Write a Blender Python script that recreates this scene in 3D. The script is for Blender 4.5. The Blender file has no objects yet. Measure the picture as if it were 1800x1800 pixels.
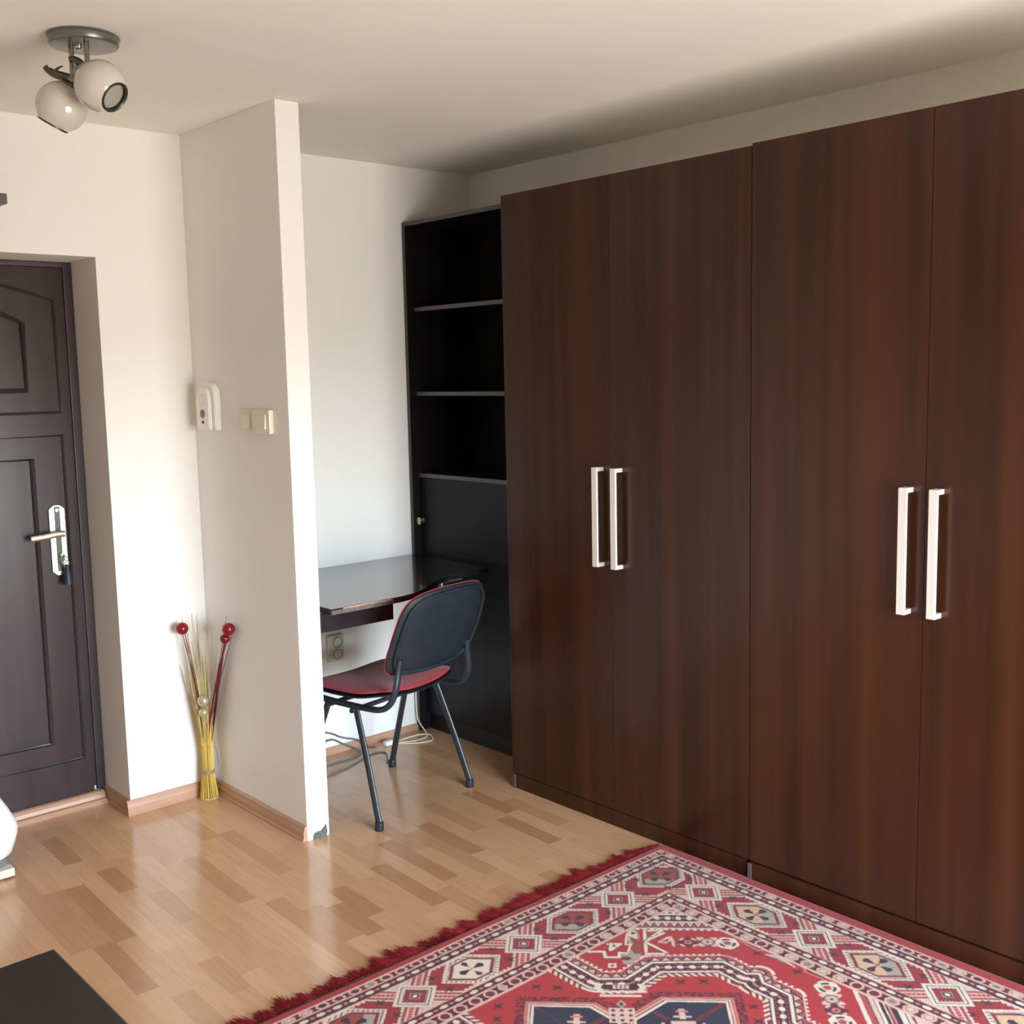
import bpy, bmesh, math, random
import numpy as np
from mathutils import Vector, Matrix

random.seed(7)
rng = np.random.default_rng(11)
SC = bpy.context.scene
COL = SC.collection

# ------------------------------------------------------------------ camera
F, CX, CY = 1962.64, 892.64, 896.30
R_ = Vector((0.74481798, -0.66692177, -0.02148341))
U_ = Vector((0.09655814, 0.0758671, 0.99243171))
D_ = Vector((0.66024443, 0.74125538, -0.12090391))
cam_d = bpy.data.cameras.new('camera')
cam = bpy.data.objects.new('camera', cam_d)
COL.objects.link(cam)
cam.matrix_world = Matrix(((R_.x, U_.x, -D_.x, -2.018757), (R_.y, U_.y, -D_.y, -4.105846), (R_.z, U_.z, -D_.z, 1.668921), (0, 0, 0, 1)))
cam_d.sensor_width = 36
cam_d.lens = 36 * F / 1800
cam_d.shift_x = (900 - CX) / 1800
cam_d.shift_y = (CY - 900) / 1800
cam_d.clip_start = .02
SC.camera = cam

# ------------------------------------------------------------------ exposure
SC.view_settings.view_transform = 'Standard'
SC.view_settings.look = 'None'
SC.view_settings.gamma = 1
SC.view_settings.use_curve_mapping = False
SC.view_settings.exposure = 0.06
SC.cycles.max_bounces = 9
SC.cycles.diffuse_bounces = 8
SC.cycles.sample_clamp_indirect = 12
SC.cycles.caustics_reflective = False
SC.cycles.caustics_refractive = False

# ------------------------------------------------------------------ sky outside the window
W = bpy.data.worlds.new('sky')
SC.world = W
W.use_nodes = True
nt = W.node_tree
nt.nodes.clear()
tc = nt.nodes.new('ShaderNodeTexCoord')
sp = nt.nodes.new('ShaderNodeSeparateXYZ')
mr = nt.nodes.new('ShaderNodeMapRange')
mr.inputs[1].default_value = -1
mr.inputs[2].default_value = 1
rp = nt.nodes.new('ShaderNodeValToRGB')
bg = nt.nodes.new('ShaderNodeBackground')
wo = nt.nodes.new('ShaderNodeOutputWorld')
nt.links.new(tc.outputs['Generated'], sp.inputs[0])
nt.links.new(sp.outputs['Z'], mr.inputs[0])
nt.links.new(mr.outputs[0], rp.inputs[0])
nt.links.new(rp.outputs[0], bg.inputs[0])
nt.links.new(bg.outputs[0], wo.inputs[0])
cr = rp.color_ramp
cr.elements[0].position = 0.0
cr.elements[0].color = (.63, .612, .565, 1)
cr.elements[1].position = 1.0
cr.elements[1].color = (.16, .25, .36, 1)
for p_, c_ in ((.485, (.70, .68, .625, 1)), (.515, (1.55, 1.75, 1.90, 1)), (.60, (1.40, 1.66, 1.92, 1)), (.74, (.52, .72, .98, 1))):
    e_ = cr.elements.new(p_)
    e_.color = c_
bg.inputs[1].default_value = 22.5

# ------------------------------------------------------------------ sun
def aim(o, d):
    o.rotation_euler = Vector(d).to_track_quat('-Z', 'Y').to_euler()
sun_d = bpy.data.lights.new('sun', 'SUN')
sun_d.energy = 8
sun_d.angle = math.radians(.6)
sun_d.color = (1, .84, .64)
sun = bpy.data.objects.new('sun', sun_d)
COL.objects.link(sun)
aim(sun, (.02, .45, -.89))

# window opening in the wall behind the camera (the portal only guides the sky light)
WX0, WX1, WZ0, WZ1, YF = -1.0, .84, .12, 1.85, -4.45
pd_ = bpy.data.lights.new('window_portal', 'AREA')
pd_.shape = 'RECTANGLE'
pd_.size = WX1 - WX0
pd_.size_y = WZ1 - WZ0
pd_.cycles.is_portal = True
po = bpy.data.objects.new('window_portal', pd_)
COL.objects.link(po)
po.location = ((WX0 + WX1) / 2, YF - .05, (WZ0 + WZ1) / 2)
aim(po, (0, 1, 0))

# ------------------------------------------------------------------ measured layout (metres)
H = 2.6
L, T = .7094, .0921            # partition length and thickness
YA = .0355                     # wall behind the desk
XR, XS, XW = 1.4696, 1.0659, .8882
YW = -.8374
XD, DN, ZD = -.3563, .236, 2.126
XL = -3.0

# ------------------------------------------------------------------ materials
def lin(c):
    return tuple(((v / 255) / 12.92 if v / 255 <= .04045 else ((v / 255 + .055) / 1.055) ** 2.4) for v in c)

def mat(name, col, rough=.5, metal=0, spec=.5, noise=None, bump=None, coat=0, sheen=0):
    m = bpy.data.materials.new(name)
    m.use_nodes = True
    n = m.node_tree
    b = n.nodes['Principled BSDF']
    b.inputs['Base Color'].default_value = (*col, 1)
    b.inputs['Roughness'].default_value = rough
    b.inputs['Metallic'].default_value = metal
    b.inputs['Specular IOR Level'].default_value = spec
    b.inputs['Coat Weight'].default_value = coat
    b.inputs['Sheen Weight'].default_value = sheen
    t = n.nodes.new('ShaderNodeTexCoord')
    if noise:                                    # (scale vector, detail, amount)
        mp = n.nodes.new('ShaderNodeMapping')
        mp.inputs['Scale'].default_value = noise[0]
        n.links.new(t.outputs['Object'], mp.inputs[0])
        nz = n.nodes.new('ShaderNodeTexNoise')
        nz.inputs['Scale'].default_value = 1
        nz.inputs['Detail'].default_value = noise[1]
        n.links.new(mp.outputs[0], nz.inputs[0])
        rm = n.nodes.new('ShaderNodeValToRGB')
        a = noise[2]
        rm.color_ramp.elements[0].position = .3
        rm.color_ramp.elements[1].position = .7
        rm.color_ramp.elements[0].color = (*[c * (1 - a) for c in col], 1)
        rm.color_ramp.elements[1].color = (*[min(1, c * (1 + a)) for c in col], 1)
        if len(noise) > 3:
            rm.color_ramp.elements[1].color = (*noise[3], 1)
        n.links.new(nz.outputs[0], rm.inputs[0])
        n.links.new(rm.outputs[0], b.inputs['Base Color'])
    if bump:                                     # (scale, strength)
        nb = n.nodes.new('ShaderNodeTexNoise')
        nb.inputs['Scale'].default_value = bump[0]
        nb.inputs['Detail'].default_value = 4
        n.links.new(t.outputs['Object'], nb.inputs[0])
        bp = n.nodes.new('ShaderNodeBump')
        bp.inputs['Strength'].default_value = bump[1]
        bp.inputs['Distance'].default_value = .002
        n.links.new(nb.outputs[0], bp.inputs['Height'])
        n.links.new(bp.outputs[0], b.inputs['Normal'])
    return m

M = {}
M['wall'] = mat('wall_paint', (.80, .785, .745), .75, spec=.25, noise=((1.5, 1.5, 1.5), 3, .015), bump=(90, .12))
M['low_bounce_wall'] = mat('low_bounce_wall_paint', (.60, .56, .50), .8, spec=.2, noise=((1.5, 1.5, 1.5), 3, .02), bump=(90, .12))  # unseen walls, toned down to cut the light they bounce back
M['ceiling'] = mat('ceiling_paint', (.80, .775, .715), .85, spec=.2, noise=((1.5, 1.5, 1.5), 3, .015), bump=(70, .1))
M['wardrobe'] = mat('wenge_veneer', (.023, .0062, .0021), .27, spec=.38, noise=((8, 8, .28), 3, .2, (.052, .0152, .0045)), bump=(160, .04))
M['wardrobe_edge'] = mat('dark_edge_band', (.035, .013, .009), .4)
M['bounce_top'] = mat('bounce_top_pale', (.62, .58, .50), .6, noise=((8, 8, 8), 3, .05))  # pale tone put on the unseen wardrobe tops to bounce light upward
M['black_wood'] = mat('black_brown_board', (.009, .0072, .008), .34, spec=.3, noise=((18, 18, .8), 4, .3), bump=(150, .04))
M['shelf_edge'] = mat('shelf_edge_band', (.085, .065, .068), .45, noise=((30, 30, 30), 2, .1))
M['dark_band'] = mat('dark_grey_edge_band', (.045, .040, .034), .4, noise=((30, 30, 30), 2, .1))
M['door_dark'] = mat('black_brown_door', (.0065, .0055, .0072), .36, spec=.16, noise=((18, 18, .8), 4, .3))
M['desk'] = mat('desk_laminate', (.014, .014, .016), .18, spec=1.0, noise=((2, 30, 30), 4, .25), coat=.5)
M['chip'] = mat('bare_chipboard', (.33, .22, .14), .8, noise=((160, 160, 160), 3, .4))
M['edge_worn'] = mat('worn_edge_band', (.12, .085, .085), .5, noise=((60, 60, 60), 3, .3))
M['door'] = mat('brown_door_foil', (.045, .032, .034), .36, spec=.5, noise=((14, 14, 1.2), 4, .25), bump=(120, .06))
M['door_frame'] = mat('brown_frame_foil', (.038, .027, .030), .36, spec=.5, noise=((14, 14, 1.2), 4, .25))
M['chrome'] = mat('chrome', (.62, .62, .58), .16, 1, noise=((40, 40, 40), 2, .05))
M['steel'] = mat('brushed_steel', (.78, .74, .67), .32, 1, noise=((60, 60, 4), 3, .08))
M['alu'] = mat('satin_aluminium_handle', (.86, .79, .72), .5, .55, noise=((80, 80, 8), 3, .04))
M['grey_metal'] = mat('grey_metal', (.30, .31, .29), .35, .8, noise=((40, 40, 40), 2, .08))
M['lamp_metal'] = mat('satin_nickel', (.25, .26, .225), .24, 1, noise=((40, 40, 40), 2, .06))
M['plate_metal'] = mat('grey_nickel_plate', (.17, .17, .15), .30, .6, spec=.5, noise=((40, 40, 40), 2, .06))
M['leaf_metal'] = mat('dull_bronze', (.12, .125, .10), .3, .85, noise=((40, 40, 40), 2, .1))
M['dark_metal'] = mat('dark_metal', (.05, .055, .05), .35, .7, noise=((40, 40, 40), 2, .1))
M['glass_white'] = mat('opal_glass', (.56, .53, .47), .12, spec=.6, noise=((6, 6, 6), 2, .03), coat=.5)
M['lens'] = mat('frosted_lens', (.36, .36, .31), .15, spec=.7, noise=((30, 30, 30), 2, .05))
M['plastic_white'] = mat('white_plastic', (.84, .83, .77), .35, noise=((10, 10, 10), 2, .02))
M['plastic_cream'] = mat('cream_plastic', (.72, .66, .55), .35, noise=((10, 10, 10), 2, .03))
M['plastic_sage'] = mat('aged_cream_plastic', (.62, .59, .48), .45, noise=((10, 10, 10), 2, .05))
M['plastic_grey'] = mat('grey_plastic', (.16, .17, .16), .5, noise=((10, 10, 10), 2, .05))
M['plastic_black'] = mat('black_plastic', (.016, .021, .027), .38, spec=.5, noise=((20, 20, 20), 3, .12), bump=(400, .12))
M['chair_frame'] = mat('black_powder_coat', (.020, .026, .032), .33, spec=.5, noise=((30, 30, 30), 2, .1))
M['red_fabric'] = mat('red_upholstery', (.33, .022, .034), .6, spec=.3, noise=((60, 60, 60), 3, .15), bump=(700, .2), sheen=.2)
M['gold_reed'] = mat('yellow_reed', (.62, .42, .075), .55, noise=((60, 60, 3), 3, .3))
M['pale_reed'] = mat('pale_reed', (.52, .42, .22), .6, noise=((60, 60, 3), 3, .3))
M['maroon_reed'] = mat('maroon_reed', (.16, .025, .03), .5, noise=((60, 60, 3), 3, .2))
M['red_ball'] = mat('red_bauble', (.26, .020, .028), .24, .55, noise=((60, 60, 60), 2, .08))
M['gold_ball'] = mat('champagne_bauble', (.50, .43, .28), .24, .55, noise=((60, 60, 60), 2, .08))
M['twine'] = mat('jute_band', (.30, .23, .14), .8, noise=((120, 120, 20), 3, .3))
M['twine_tag'] = mat('cream_tag', (.52, .43, .28), .6, noise=((30, 30, 30), 2, .05))
M['cork'] = mat('pale_disc', (.42, .30, .16), .7, noise=((60, 60, 60), 3, .2))
M['skirting'] = mat('beech_skirting', (.44, .26, .165), .4, noise=((5, 5, 60), 4, .1), bump=(120, .05))
M['cable_white'] = mat('white_cable', (.62, .58, .48), .45, noise=((30, 30, 30), 2, .04))
M['cable_grey'] = mat('grey_cable', (.10, .12, .14), .5, noise=((30, 30, 30), 2, .05))
M['table'] = mat('black_brown_table', (.020, .016, .013), .42, spec=.4, noise=((20, 2, 20), 4, .2), bump=(150, .05))
M['table_edge'] = mat('table_edge_band', (.11, .085, .07), .4, noise=((20, 2, 20), 3, .1))
M['dark_hole'] = mat('dark_insert', (.03, .03, .03), .5, noise=((30, 30, 30), 2, .1))
M['plaster'] = mat('bare_plaster', (.10, .11, .11), .9, noise=((90, 90, 90), 4, .6), bump=(200, .8))
M['tassel'] = mat('dark_blue_tassel', (.010, .018, .026), .5, noise=((300, 300, 8), 3, .4))
M['fringe'] = mat('red_fringe', (.25, .016, .022), .8, spec=.15, noise=((90, 12, 90), 3, .35))
M['floor_base'] = mat('floor_underlay', (.25, .15, .09), .6, noise=((20, 2, 20), 3, .1))
M['outside'] = mat('window_frame_white', (.75, .75, .73), .4, noise=((10, 10, 10), 2, .02))

PLANK_TONES = [(.575, .332, .175), (.605, .358, .194), (.55, .312, .162), (.50, .270, .138), (.44, .225, .112)]
for i, c in enumerate(PLANK_TONES):
    M['plank%d' % i] = mat('beech_strip_%s' % 'abcde'[i], c, .18, spec=.5, noise=((90, 7, 90), 6, .07), bump=(60, .015))

# rug pile: woven colours are stored on the mesh, the nodes add pile grain
def rug_material():
    m = bpy.data.materials.new('woven_wool_pile')
    m.use_nodes = True
    n = m.node_tree
    b = n.nodes['Principled BSDF']
    b.inputs['Roughness'].default_value = .85
    b.inputs['Specular IOR Level'].default_value = .15
    b.inputs['Sheen Weight'].default_value = .15
    at = n.nodes.new('ShaderNodeAttribute')
    at.attribute_name = 'weave'
    t = n.nodes.new('ShaderNodeTexCoord')
    nz = n.nodes.new('ShaderNodeTexNoise')
    nz.inputs['Scale'].default_value = 260
    nz.inputs['Detail'].default_value = 3
    n.links.new(t.outputs['Object'], nz.inputs[0])
    mr_ = n.nodes.new('ShaderNodeMapRange')
    mr_.inputs[1].default_value = .25
    mr_.inputs[2].default_value = .75
    mr_.inputs[3].default_value = .8
    mr_.inputs[4].default_value = 1.2
    n.links.new(nz.outputs[0], mr_.inputs[0])
    mx = n.nodes.new('ShaderNodeVectorMath')
    mx.operation = 'SCALE'
    n.links.new(at.outputs['Color'], mx.inputs[0])
    n.links.new(mr_.outputs[0], mx.inputs['Scale'])
    n.links.new(mx.outputs[0], b.inputs['Base Color'])
    bp = n.nodes.new('ShaderNodeBump')
    bp.inputs['Strength'].default_value = .35
    bp.inputs['Distance'].default_value = .002
    n.links.new(nz.outputs[0], bp.inputs['Height'])
    n.links.new(bp.outputs[0], b.inputs['Normal'])
    return m
M['rug'] = rug_material()

# ------------------------------------------------------------------ mesh helpers
class MB:
    def __init__(s):
        s.bm = bmesh.new()
    def box(s, a, b, bev=0, rot=None, seg=2):
        x0, y0, z0 = a
        x1, y1, z1 = b
        c = Vector(((x0 + x1) / 2, (y0 + y1) / 2, (z0 + z1) / 2))
        mtx = Matrix.Translation(c) @ (rot.to_4x4() if rot else Matrix()) @ Matrix.Diagonal((abs(x1 - x0), abs(y1 - y0), abs(z1 - z0), 1))
        t = bmesh.new()
        bmesh.ops.create_cube(t, size=1, matrix=mtx)
        if bev:
            bmesh.ops.bevel(t, geom=list(t.edges), offset=bev, segments=seg, affect='EDGES', profile=.6)
        s.add(t)
        return s
    def add(s, t):
        me = bpy.data.meshes.new('tmp')
        t.to_mesh(me)
        t.free()
        s.bm.from_mesh(me)
        bpy.data.meshes.remove(me)
    def tube(s, pts, r, n=10, closed=False, cap=True):
        pts = [Vector(p) for p in pts]
        k = len(pts)
        rs = r if isinstance(r, (list, tuple)) else [r] * k
        rings = []
        up = None
        for i, p in enumerate(pts):
            if closed:
                d = pts[(i + 1) % k] - pts[i - 1]
            else:
                d = pts[min(i + 1, k - 1)] - pts[max(i - 1, 0)]
            d.normalize()
            if up is None:
                up = Vector((0, 0, 1)) if abs(d.z) < .9 else Vector((1, 0, 0))
            a = (up - d * up.dot(d))
            if a.length < 1e-6:
                a = d.orthogonal()
            a.normalize()
            up = a
            b = d.cross(a)
            rr = rs[i]
            ra, rb = rr if isinstance(rr, tuple) else (rr, rr)
            rings.append([s.bm.verts.new(p + a * ra * math.cos(2 * math.pi * j / n) + b * rb * math.sin(2 * math.pi * j / n)) for j in range(n)])
        m = k if closed else k - 1
        for i in range(m):
            A, B = rings[i], rings[(i + 1) % k]
            for j in range(n):
                s.bm.faces.new((A[j], A[(j + 1) % n], B[(j + 1) % n], B[j]))
        if cap and not closed:
            s.bm.faces.new(rings[0][::-1])
            s.bm.faces.new(rings[-1])
        return s
    def lathe(s, prof, o=(0, 0, 0), ax=(0, 0, 1), n=32):
        o = Vector(o)
        ax = Vector(ax).normalized()
        u = ax.orthogonal().normalized()
        v = ax.cross(u)
        rings = []
        for r, z in prof:
            if r < 1e-6:
                rings.append([s.bm.verts.new(o + ax * z)])
            else:
                rings.append([s.bm.verts.new(o + ax * z + (u * math.cos(2 * math.pi * j / n) + v * math.sin(2 * math.pi * j / n)) * r) for j in range(n)])
        for A, B in zip(rings, rings[1:]):
            for j in range(n):
                k = (j + 1) % n
                if len(A) == 1 and len(B) == 1:
                    continue
                if len(A) == 1:
                    s.bm.faces.new((A[0], B[k], B[j]))
                elif len(B) == 1:
                    s.bm.faces.new((A[j], A[k], B[0]))
                else:
                    s.bm.faces.new((A[j], A[k], B[k], B[j]))
        return s
    def prism(s, poly, a, b, axis=2, bev=0):
        # polygon in the two other axes, extruded along axis from a to b
        def mk(p, h):
            q = list(p)
            q.insert(axis, h)
            return q
        t = bmesh.new()
        lo = [t.verts.new(mk(p, a)) for p in poly]
        hi = [t.verts.new(mk(p, b)) for p in poly]
        n = len(poly)
        t.faces.new(lo[::-1])
        t.faces.new(hi)
        for i in range(n):
            t.faces.new((lo[i], lo[(i + 1) % n], hi[(i + 1) % n], hi[i]))
        bmesh.ops.recalc_face_normals(t, faces=t.faces[:])
        if bev:
            bmesh.ops.bevel(t, geom=list(t.edges), offset=bev, segments=2, affect='EDGES')
        s.add(t)
        return s
    def grid(s, P):
        P = [[s.bm.verts.new(p) for p in row] for row in P]
        for i in range(len(P) - 1):
            for j in range(len(P[0]) - 1):
                s.bm.faces.new((P[i][j], P[i][j + 1], P[i + 1][j + 1], P[i + 1][j]))
        return s
    def build(s, name, m, parent=None, smooth=False, recalc=True):
        if recalc:
            bmesh.ops.recalc_face_normals(s.bm, faces=s.bm.faces[:])
        me = bpy.data.meshes.new(name)
        s.bm.to_mesh(me)
        s.bm.free()
        if smooth:
            me.shade_smooth()
            me.set_sharp_from_angle(angle=math.radians(42))
        me.materials.append(M[m] if isinstance(m, str) else m)
        o = bpy.data.objects.new(name, me)
        COL.objects.link(o)
        if parent:
            o.parent = parent
        return o

def thing(name, label, cat, loc=(0, 0, 0), rz=0, group=None):
    o = bpy.data.objects.new(name, None)
    COL.objects.link(o)
    o.location = loc
    o.rotation_euler = (0, 0, rz)
    o.empty_display_size = .05
    tag(o, label, cat, group)
    return o

def tag(o, label, cat, group=None):
    o['label'] = label
    o['category'] = cat
    if group:
        o['group'] = group
    return o

def struct(o):
    o['kind'] = 'structure'
    return o

def smoothpath(pts, n=6):
    P = [Vector(p) for p in pts]
    out = []
    for i in range(len(P) - 1):
        p0, p1, p2, p3 = P[max(i - 1, 0)], P[i], P[i + 1], P[min(i + 2, len(P) - 1)]
        for k in range(n):
            t = k / n
            out.append(.5 * ((2 * p1) + (p2 - p0) * t + (2 * p0 - 5 * p1 + 4 * p2 - p3) * t * t + (3 * p1 - p0 - 3 * p2 + p3) * t ** 3))
    out.append(P[-1])
    return out

# ------------------------------------------------------------------ room shell
TH = .12
struct(MB().box((XL - TH, YF - TH, H), (XR + TH, .5, H + .1)).build('ceiling', 'ceiling'))
wb = MB()
wb.box((XD, 0, 0), (T / 2, DN + .12, H))
wb.box((-1.2563, 0, ZD), (XD, DN + .12, H))
wb.box((XL, 0, 0), (-1.2563, DN + .12, H))
wb.box((-1.2563, DN + .065, -.02), (XD, DN + .12, ZD))  # unseen backing added behind the door to stop light leaking under it
struct(wb.build('wall_back', 'wall'))
struct(MB().box((T / 2, YA, 0), (XR + TH, YA + .2, H)).build('wall_alcove', 'wall'))
struct(MB().box((XR, YF, 0), (XR + TH, YA, H)).build('wall_right', 'wall'))
struct(MB().box((XL - TH, YF - TH, 0), (XL, .36, H)).build('wall_left', 'low_bounce_wall'))
wf = MB()
wf.box((XL, YF - TH, 0), (WX0, YF, H)).box((WX1, YF - TH, 0), (XR + TH, YF, H))
wf.box((WX0, YF - TH, 0), (WX1, YF, WZ0)).box((WX0, YF - TH, WZ1), (WX1, YF, H))
struct(wf.build('wall_front', 'low_bounce_wall'))
part = struct(MB().box((0, -L, 0), (T, YA, H), .002).build('wall_partition', 'wall'))
# chipped plaster at the foot of the partition's end
cp = MB()
prof = [(.022, .0), (.024, .019), (.031, .026), (.038, .022), (.044, .029), (.052, .024), (.060, .027), (.066, .034), (.072, .036), (.077, .047), (.081, .036), (.083, .012), (.079, .0)]
cp.prism([(x, z) for x, z in prof], -L - .0016, -L + .002, axis=1)
cp.build('chipped_plaster', 'plaster', part)
# off-screen window
fr = MB()
for x0, x1, z0, z1 in ((WX0, WX0 + .06, WZ0, WZ1), (WX1 - .06, WX1, WZ0, WZ1), (WX0, WX1, WZ0, WZ0 + .06), (WX0, WX1, WZ1 - .06, WZ1), ((WX0 + WX1) / 2 - .03, (WX0 + WX1) / 2 + .03, WZ0, WZ1)):
    fr.box((x0, YF - .10, z0), (x1, YF - .04, z1), .004)
w1 = fr.build('window_1', 'outside')
struct(w1)
MB().box((WX0 - .04, YF - .03, WZ0 - .03), (WX1 + .04, YF + .12, WZ0), .005).build('window_sill', 'outside', w1)

# skirting boards: profile in (offset from wall, height)
def skirt_prof(h=.058, d=.017):
    return [(0, 0), (d, 0), (d, h * .12), (d * .82, h * .2), (d * .8, h * .55), (d * .62, h * .7), (d * .55, h * .86), (d * .25, h), (0, h)]
def skirting(name, p0, p1, nrm, h=.058, d=.017, m='skirting'):
    p0, p1, nrm = Vector((*p0, 0)), Vector((*p1, 0)), Vector((*nrm, 0))
    mb = MB()
    A = [mb.bm.verts.new(p0 + nrm * (o + .0003) + Vector((0, 0, z))) for o, z in skirt_prof(h, d)]
    B = [mb.bm.verts.new(p1 + nrm * (o + .0003) + Vector((0, 0, z))) for o, z in skirt_prof(h, d)]
    n = len(A)
    for i in range(n):
        mb.bm.faces.new((A[i], A[(i + 1) % n], B[(i + 1) % n], B[i]))
    mb.bm.faces.new(A[::-1])
    mb.bm.faces.new(B)
    return struct(mb.build(name, m))
skirting('baseboard_back', (XD - .017, 0), (-.0005, 0), (0, -1))
skirting('baseboard_back_left', (XL + .02, 0), (-1.2563, 0), (0, -1))
skirting('baseboard_niche', (XD, -.0005), (XD, DN - .004), (-1, 0))
skirting('baseboard_partition', (0, -.018), (0, -L + .004), (-1, 0))
skirting('baseboard_alcove', (T + .001, YA), (XS - .002, YA), (0, -1), h=.034, d=.012)
skirting('baseboard_partition_right', (T, -L + .022), (T, -.2), (1, 0), h=.042, d=.014)
skirting('baseboard_left', (XL, -.02), (XL, YF + .02), (1, 0))

# threshold strip in front of the door
tp = [(DN - .002, .0), (DN - .052, .0), (DN - .054, .012), (DN - .048, .019), (DN - .034, .021), (DN - .031, .034), (DN - .022, .044), (DN - .010, .047), (DN - .002, .046)]
th = MB()
th.prism(tp, -1.2553, XD - .018, axis=0)
th.build('trim_1', 'skirting')
struct(bpy.data.objects['trim_1'])

# ------------------------------------------------------------------ entrance door
door = MB()
door.box((-1.214, DN + .004, .048), (-.392, DN + .045, 2.105), .002)
def ridge(mb, x0, x1, z0, z1, w, h, y, arch=0):
    # raised moulding running round a rectangle
    pts = [(x0, z0), (x1, z0), (x1, z1)]
    if arch:
        pts += [(x1 - (x1 - x0) * k / 8, z1 + arch * math.sin(math.pi * k / 8)) for k in range(1, 8)]
    pts += [(x0, z1)]
    P = [Vector((p[0], y, p[1])) for p in pts]
    mb.tube(P, [(h, w) for _ in P], 8, closed=True)
for z0, z1 in ((.19, 1.47), (1.56, 1.98)):
    up = .075 if z0 > 1 else 0
    ridge(door, -1.175, -.435, z0, z1, .011, .006, DN + .004, up)
    ridge(door, -1.06, -.555, z0 + .085, z1 - .085, .020, .010, DN + .004, up)
door_o = struct(door.build('door_1', 'door', smooth=True))
df = MB()
df.box((-.391, DN - .001, .048), (XD - .0005, DN + .06, ZD - .001), .003)
df.box((-1.2555, DN - .001, .048), (-1.215, DN + .06, ZD - .001), .003)
df.box((-1.215, DN - .001, 2.106), (-.391, DN + .06, ZD - .001), .003)
df.build('door_frame', 'door_frame', door_o)
hp = MB()
xc = -.478
hp.prism([(xc - .029, .950), (xc - .010, .934), (xc + .012, .934), (xc + .029, .948), (xc + .029, 1.190), (xc + .012, 1.204), (xc - .012, 1.204), (xc - .029, 1.190)], DN - .008, DN + .004, axis=1, bev=.002)
plate = hp.build('handle_plate', 'steel', door_o)
MB().box((xc - .0105, DN - .0105, .95), (xc + .0105, DN - .007, 1.200), .001).build('plate_inset', 'dark_metal', plate)
MB().lathe([(0, 0), (.007, 0), (.007, .004), (0, .005)], (xc, DN - .009, 1.186), (0, -1, 0), 16).build('screw', 'steel', plate)
lv = MB()
lv.tube([(xc, DN - .008, 1.098), (xc, DN - .045, 1.098)], .011, 14)
lv.tube(smoothpath([(xc + .010, DN - .048, 1.098), (xc - .02, DN - .05, 1.099), (xc - .06, DN - .05, 1.094), (xc - .115, DN - .046, 1.090)], 5), [(.0125, .008)] * 16, 12)
lv.build('door_handle', 'steel', door_o, True)
MB().lathe([(0, 0), (.0085, 0), (.0085, .008), (.006, .011), (0, .011)], (xc + .004, DN - .008, 1.012), (0, -1, 0), 16).build('lock_cylinder', 'steel', door_o, True)
MB().box((-.405, DN - .004, .050), (-.397, DN + .004, .066), .001).build('door_bolt', 'steel', door_o)

# keys in the lock
k = thing('key_ring', 'key with two rings and a dark blue tassel hanging in the door lock', 'keys', (xc + .004, DN - .0195, 1.012))
kb = MB()
kb.box((-.003, -.012, -.003), (.003, 0, .003), .0005)
kb.lathe([(0, -.0012), (.011, -.0012), (.012, 0), (.011, .0012), (0, .0012)], (0, -.018, -.004), (1, 0, 0), 20)
kb.build('key', 'steel', k, True)
def ring(parent, c, r, tilt, w=.0018):
    MB().tube([Vector(c) + Matrix.Rotation(tilt, 3, 'Z') @ Vector((r * math.cos(a), 0, r * math.sin(a))) for a in [2 * math.pi * i / 20 for i in range(20)]], w, 6, closed=True).build('ring', 'chrome', parent, True)
ring(k, (.000, -.019, -.014), .0135, .3)
ring(k, (.006, -.017, -.029), .012, -.6)
ts = MB()
ts.lathe([(0, .030), (.006, .030), (.0085, .024), (.008, .016), (.0095, .013), (.013, -.004), (.017, -.030), (.019, -.047), (0, -.047)], (.010, -.016, -.065), (0, 0, 1), 14)
ts.build('tassel', 'tassel', k, True)

# ------------------------------------------------------------------ wood strip floor
floor = struct(MB().box((XL - TH, YF - TH, -.06), (XR + TH, .5, -.004)).build('floor', 'floor_base'))
ANG = math.radians(2.0)
PX = Vector((math.cos(ANG), -math.sin(ANG), 0))       # across the strips
PY = Vector((math.sin(ANG), math.cos(ANG), 0))        # along the strips
PIT = .0648
P0 = -.774
DARK = {}                                             # strips whose tone shows in the photograph: column -> [(y0, y1, tone)]
def dark(x, y0, y1, tone):
    c = math.floor((x - .035 * (y0 + y1) / 2 - P0) / PIT)
    DARK.setdefault(c, []).append((y0, y1, tone))
dark(-.765, -.965, -.50, 4)
dark(-.205, -.885, -.425, 3)
dark(-.35, -.985, -.545, 3)
dark(-.69, -.31, -.03, 4)
dark(-.63, -.65, -.435, 4)
dark(-.115, -1.34, -1.10, 4)
dark(-.23, -1.44, -1.20, 4)
dark(-.64, -1.46, -1.24, 3)
dark(-.37, -1.75, -1.418, 3)
dark(-.85, -.50, -.08, 3)
dark(-.93, -.95, -.60, 3)
dark(.41, -1.20, -.86, 4)
dark(.17, -1.30, -.90, 4)
dark(.06, -1.42, -1.05, 4)
dark(.62, -1.32, -1.02, 4)
dark(.55, -1.05, -.72, 3)
dark(.72, -1.00, -.72, 4)
dark(.80, -1.22, -.90, 3)
dark(.28, -1.05, -.70, 3)
rest = []
vis = []
ncol = 75
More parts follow.
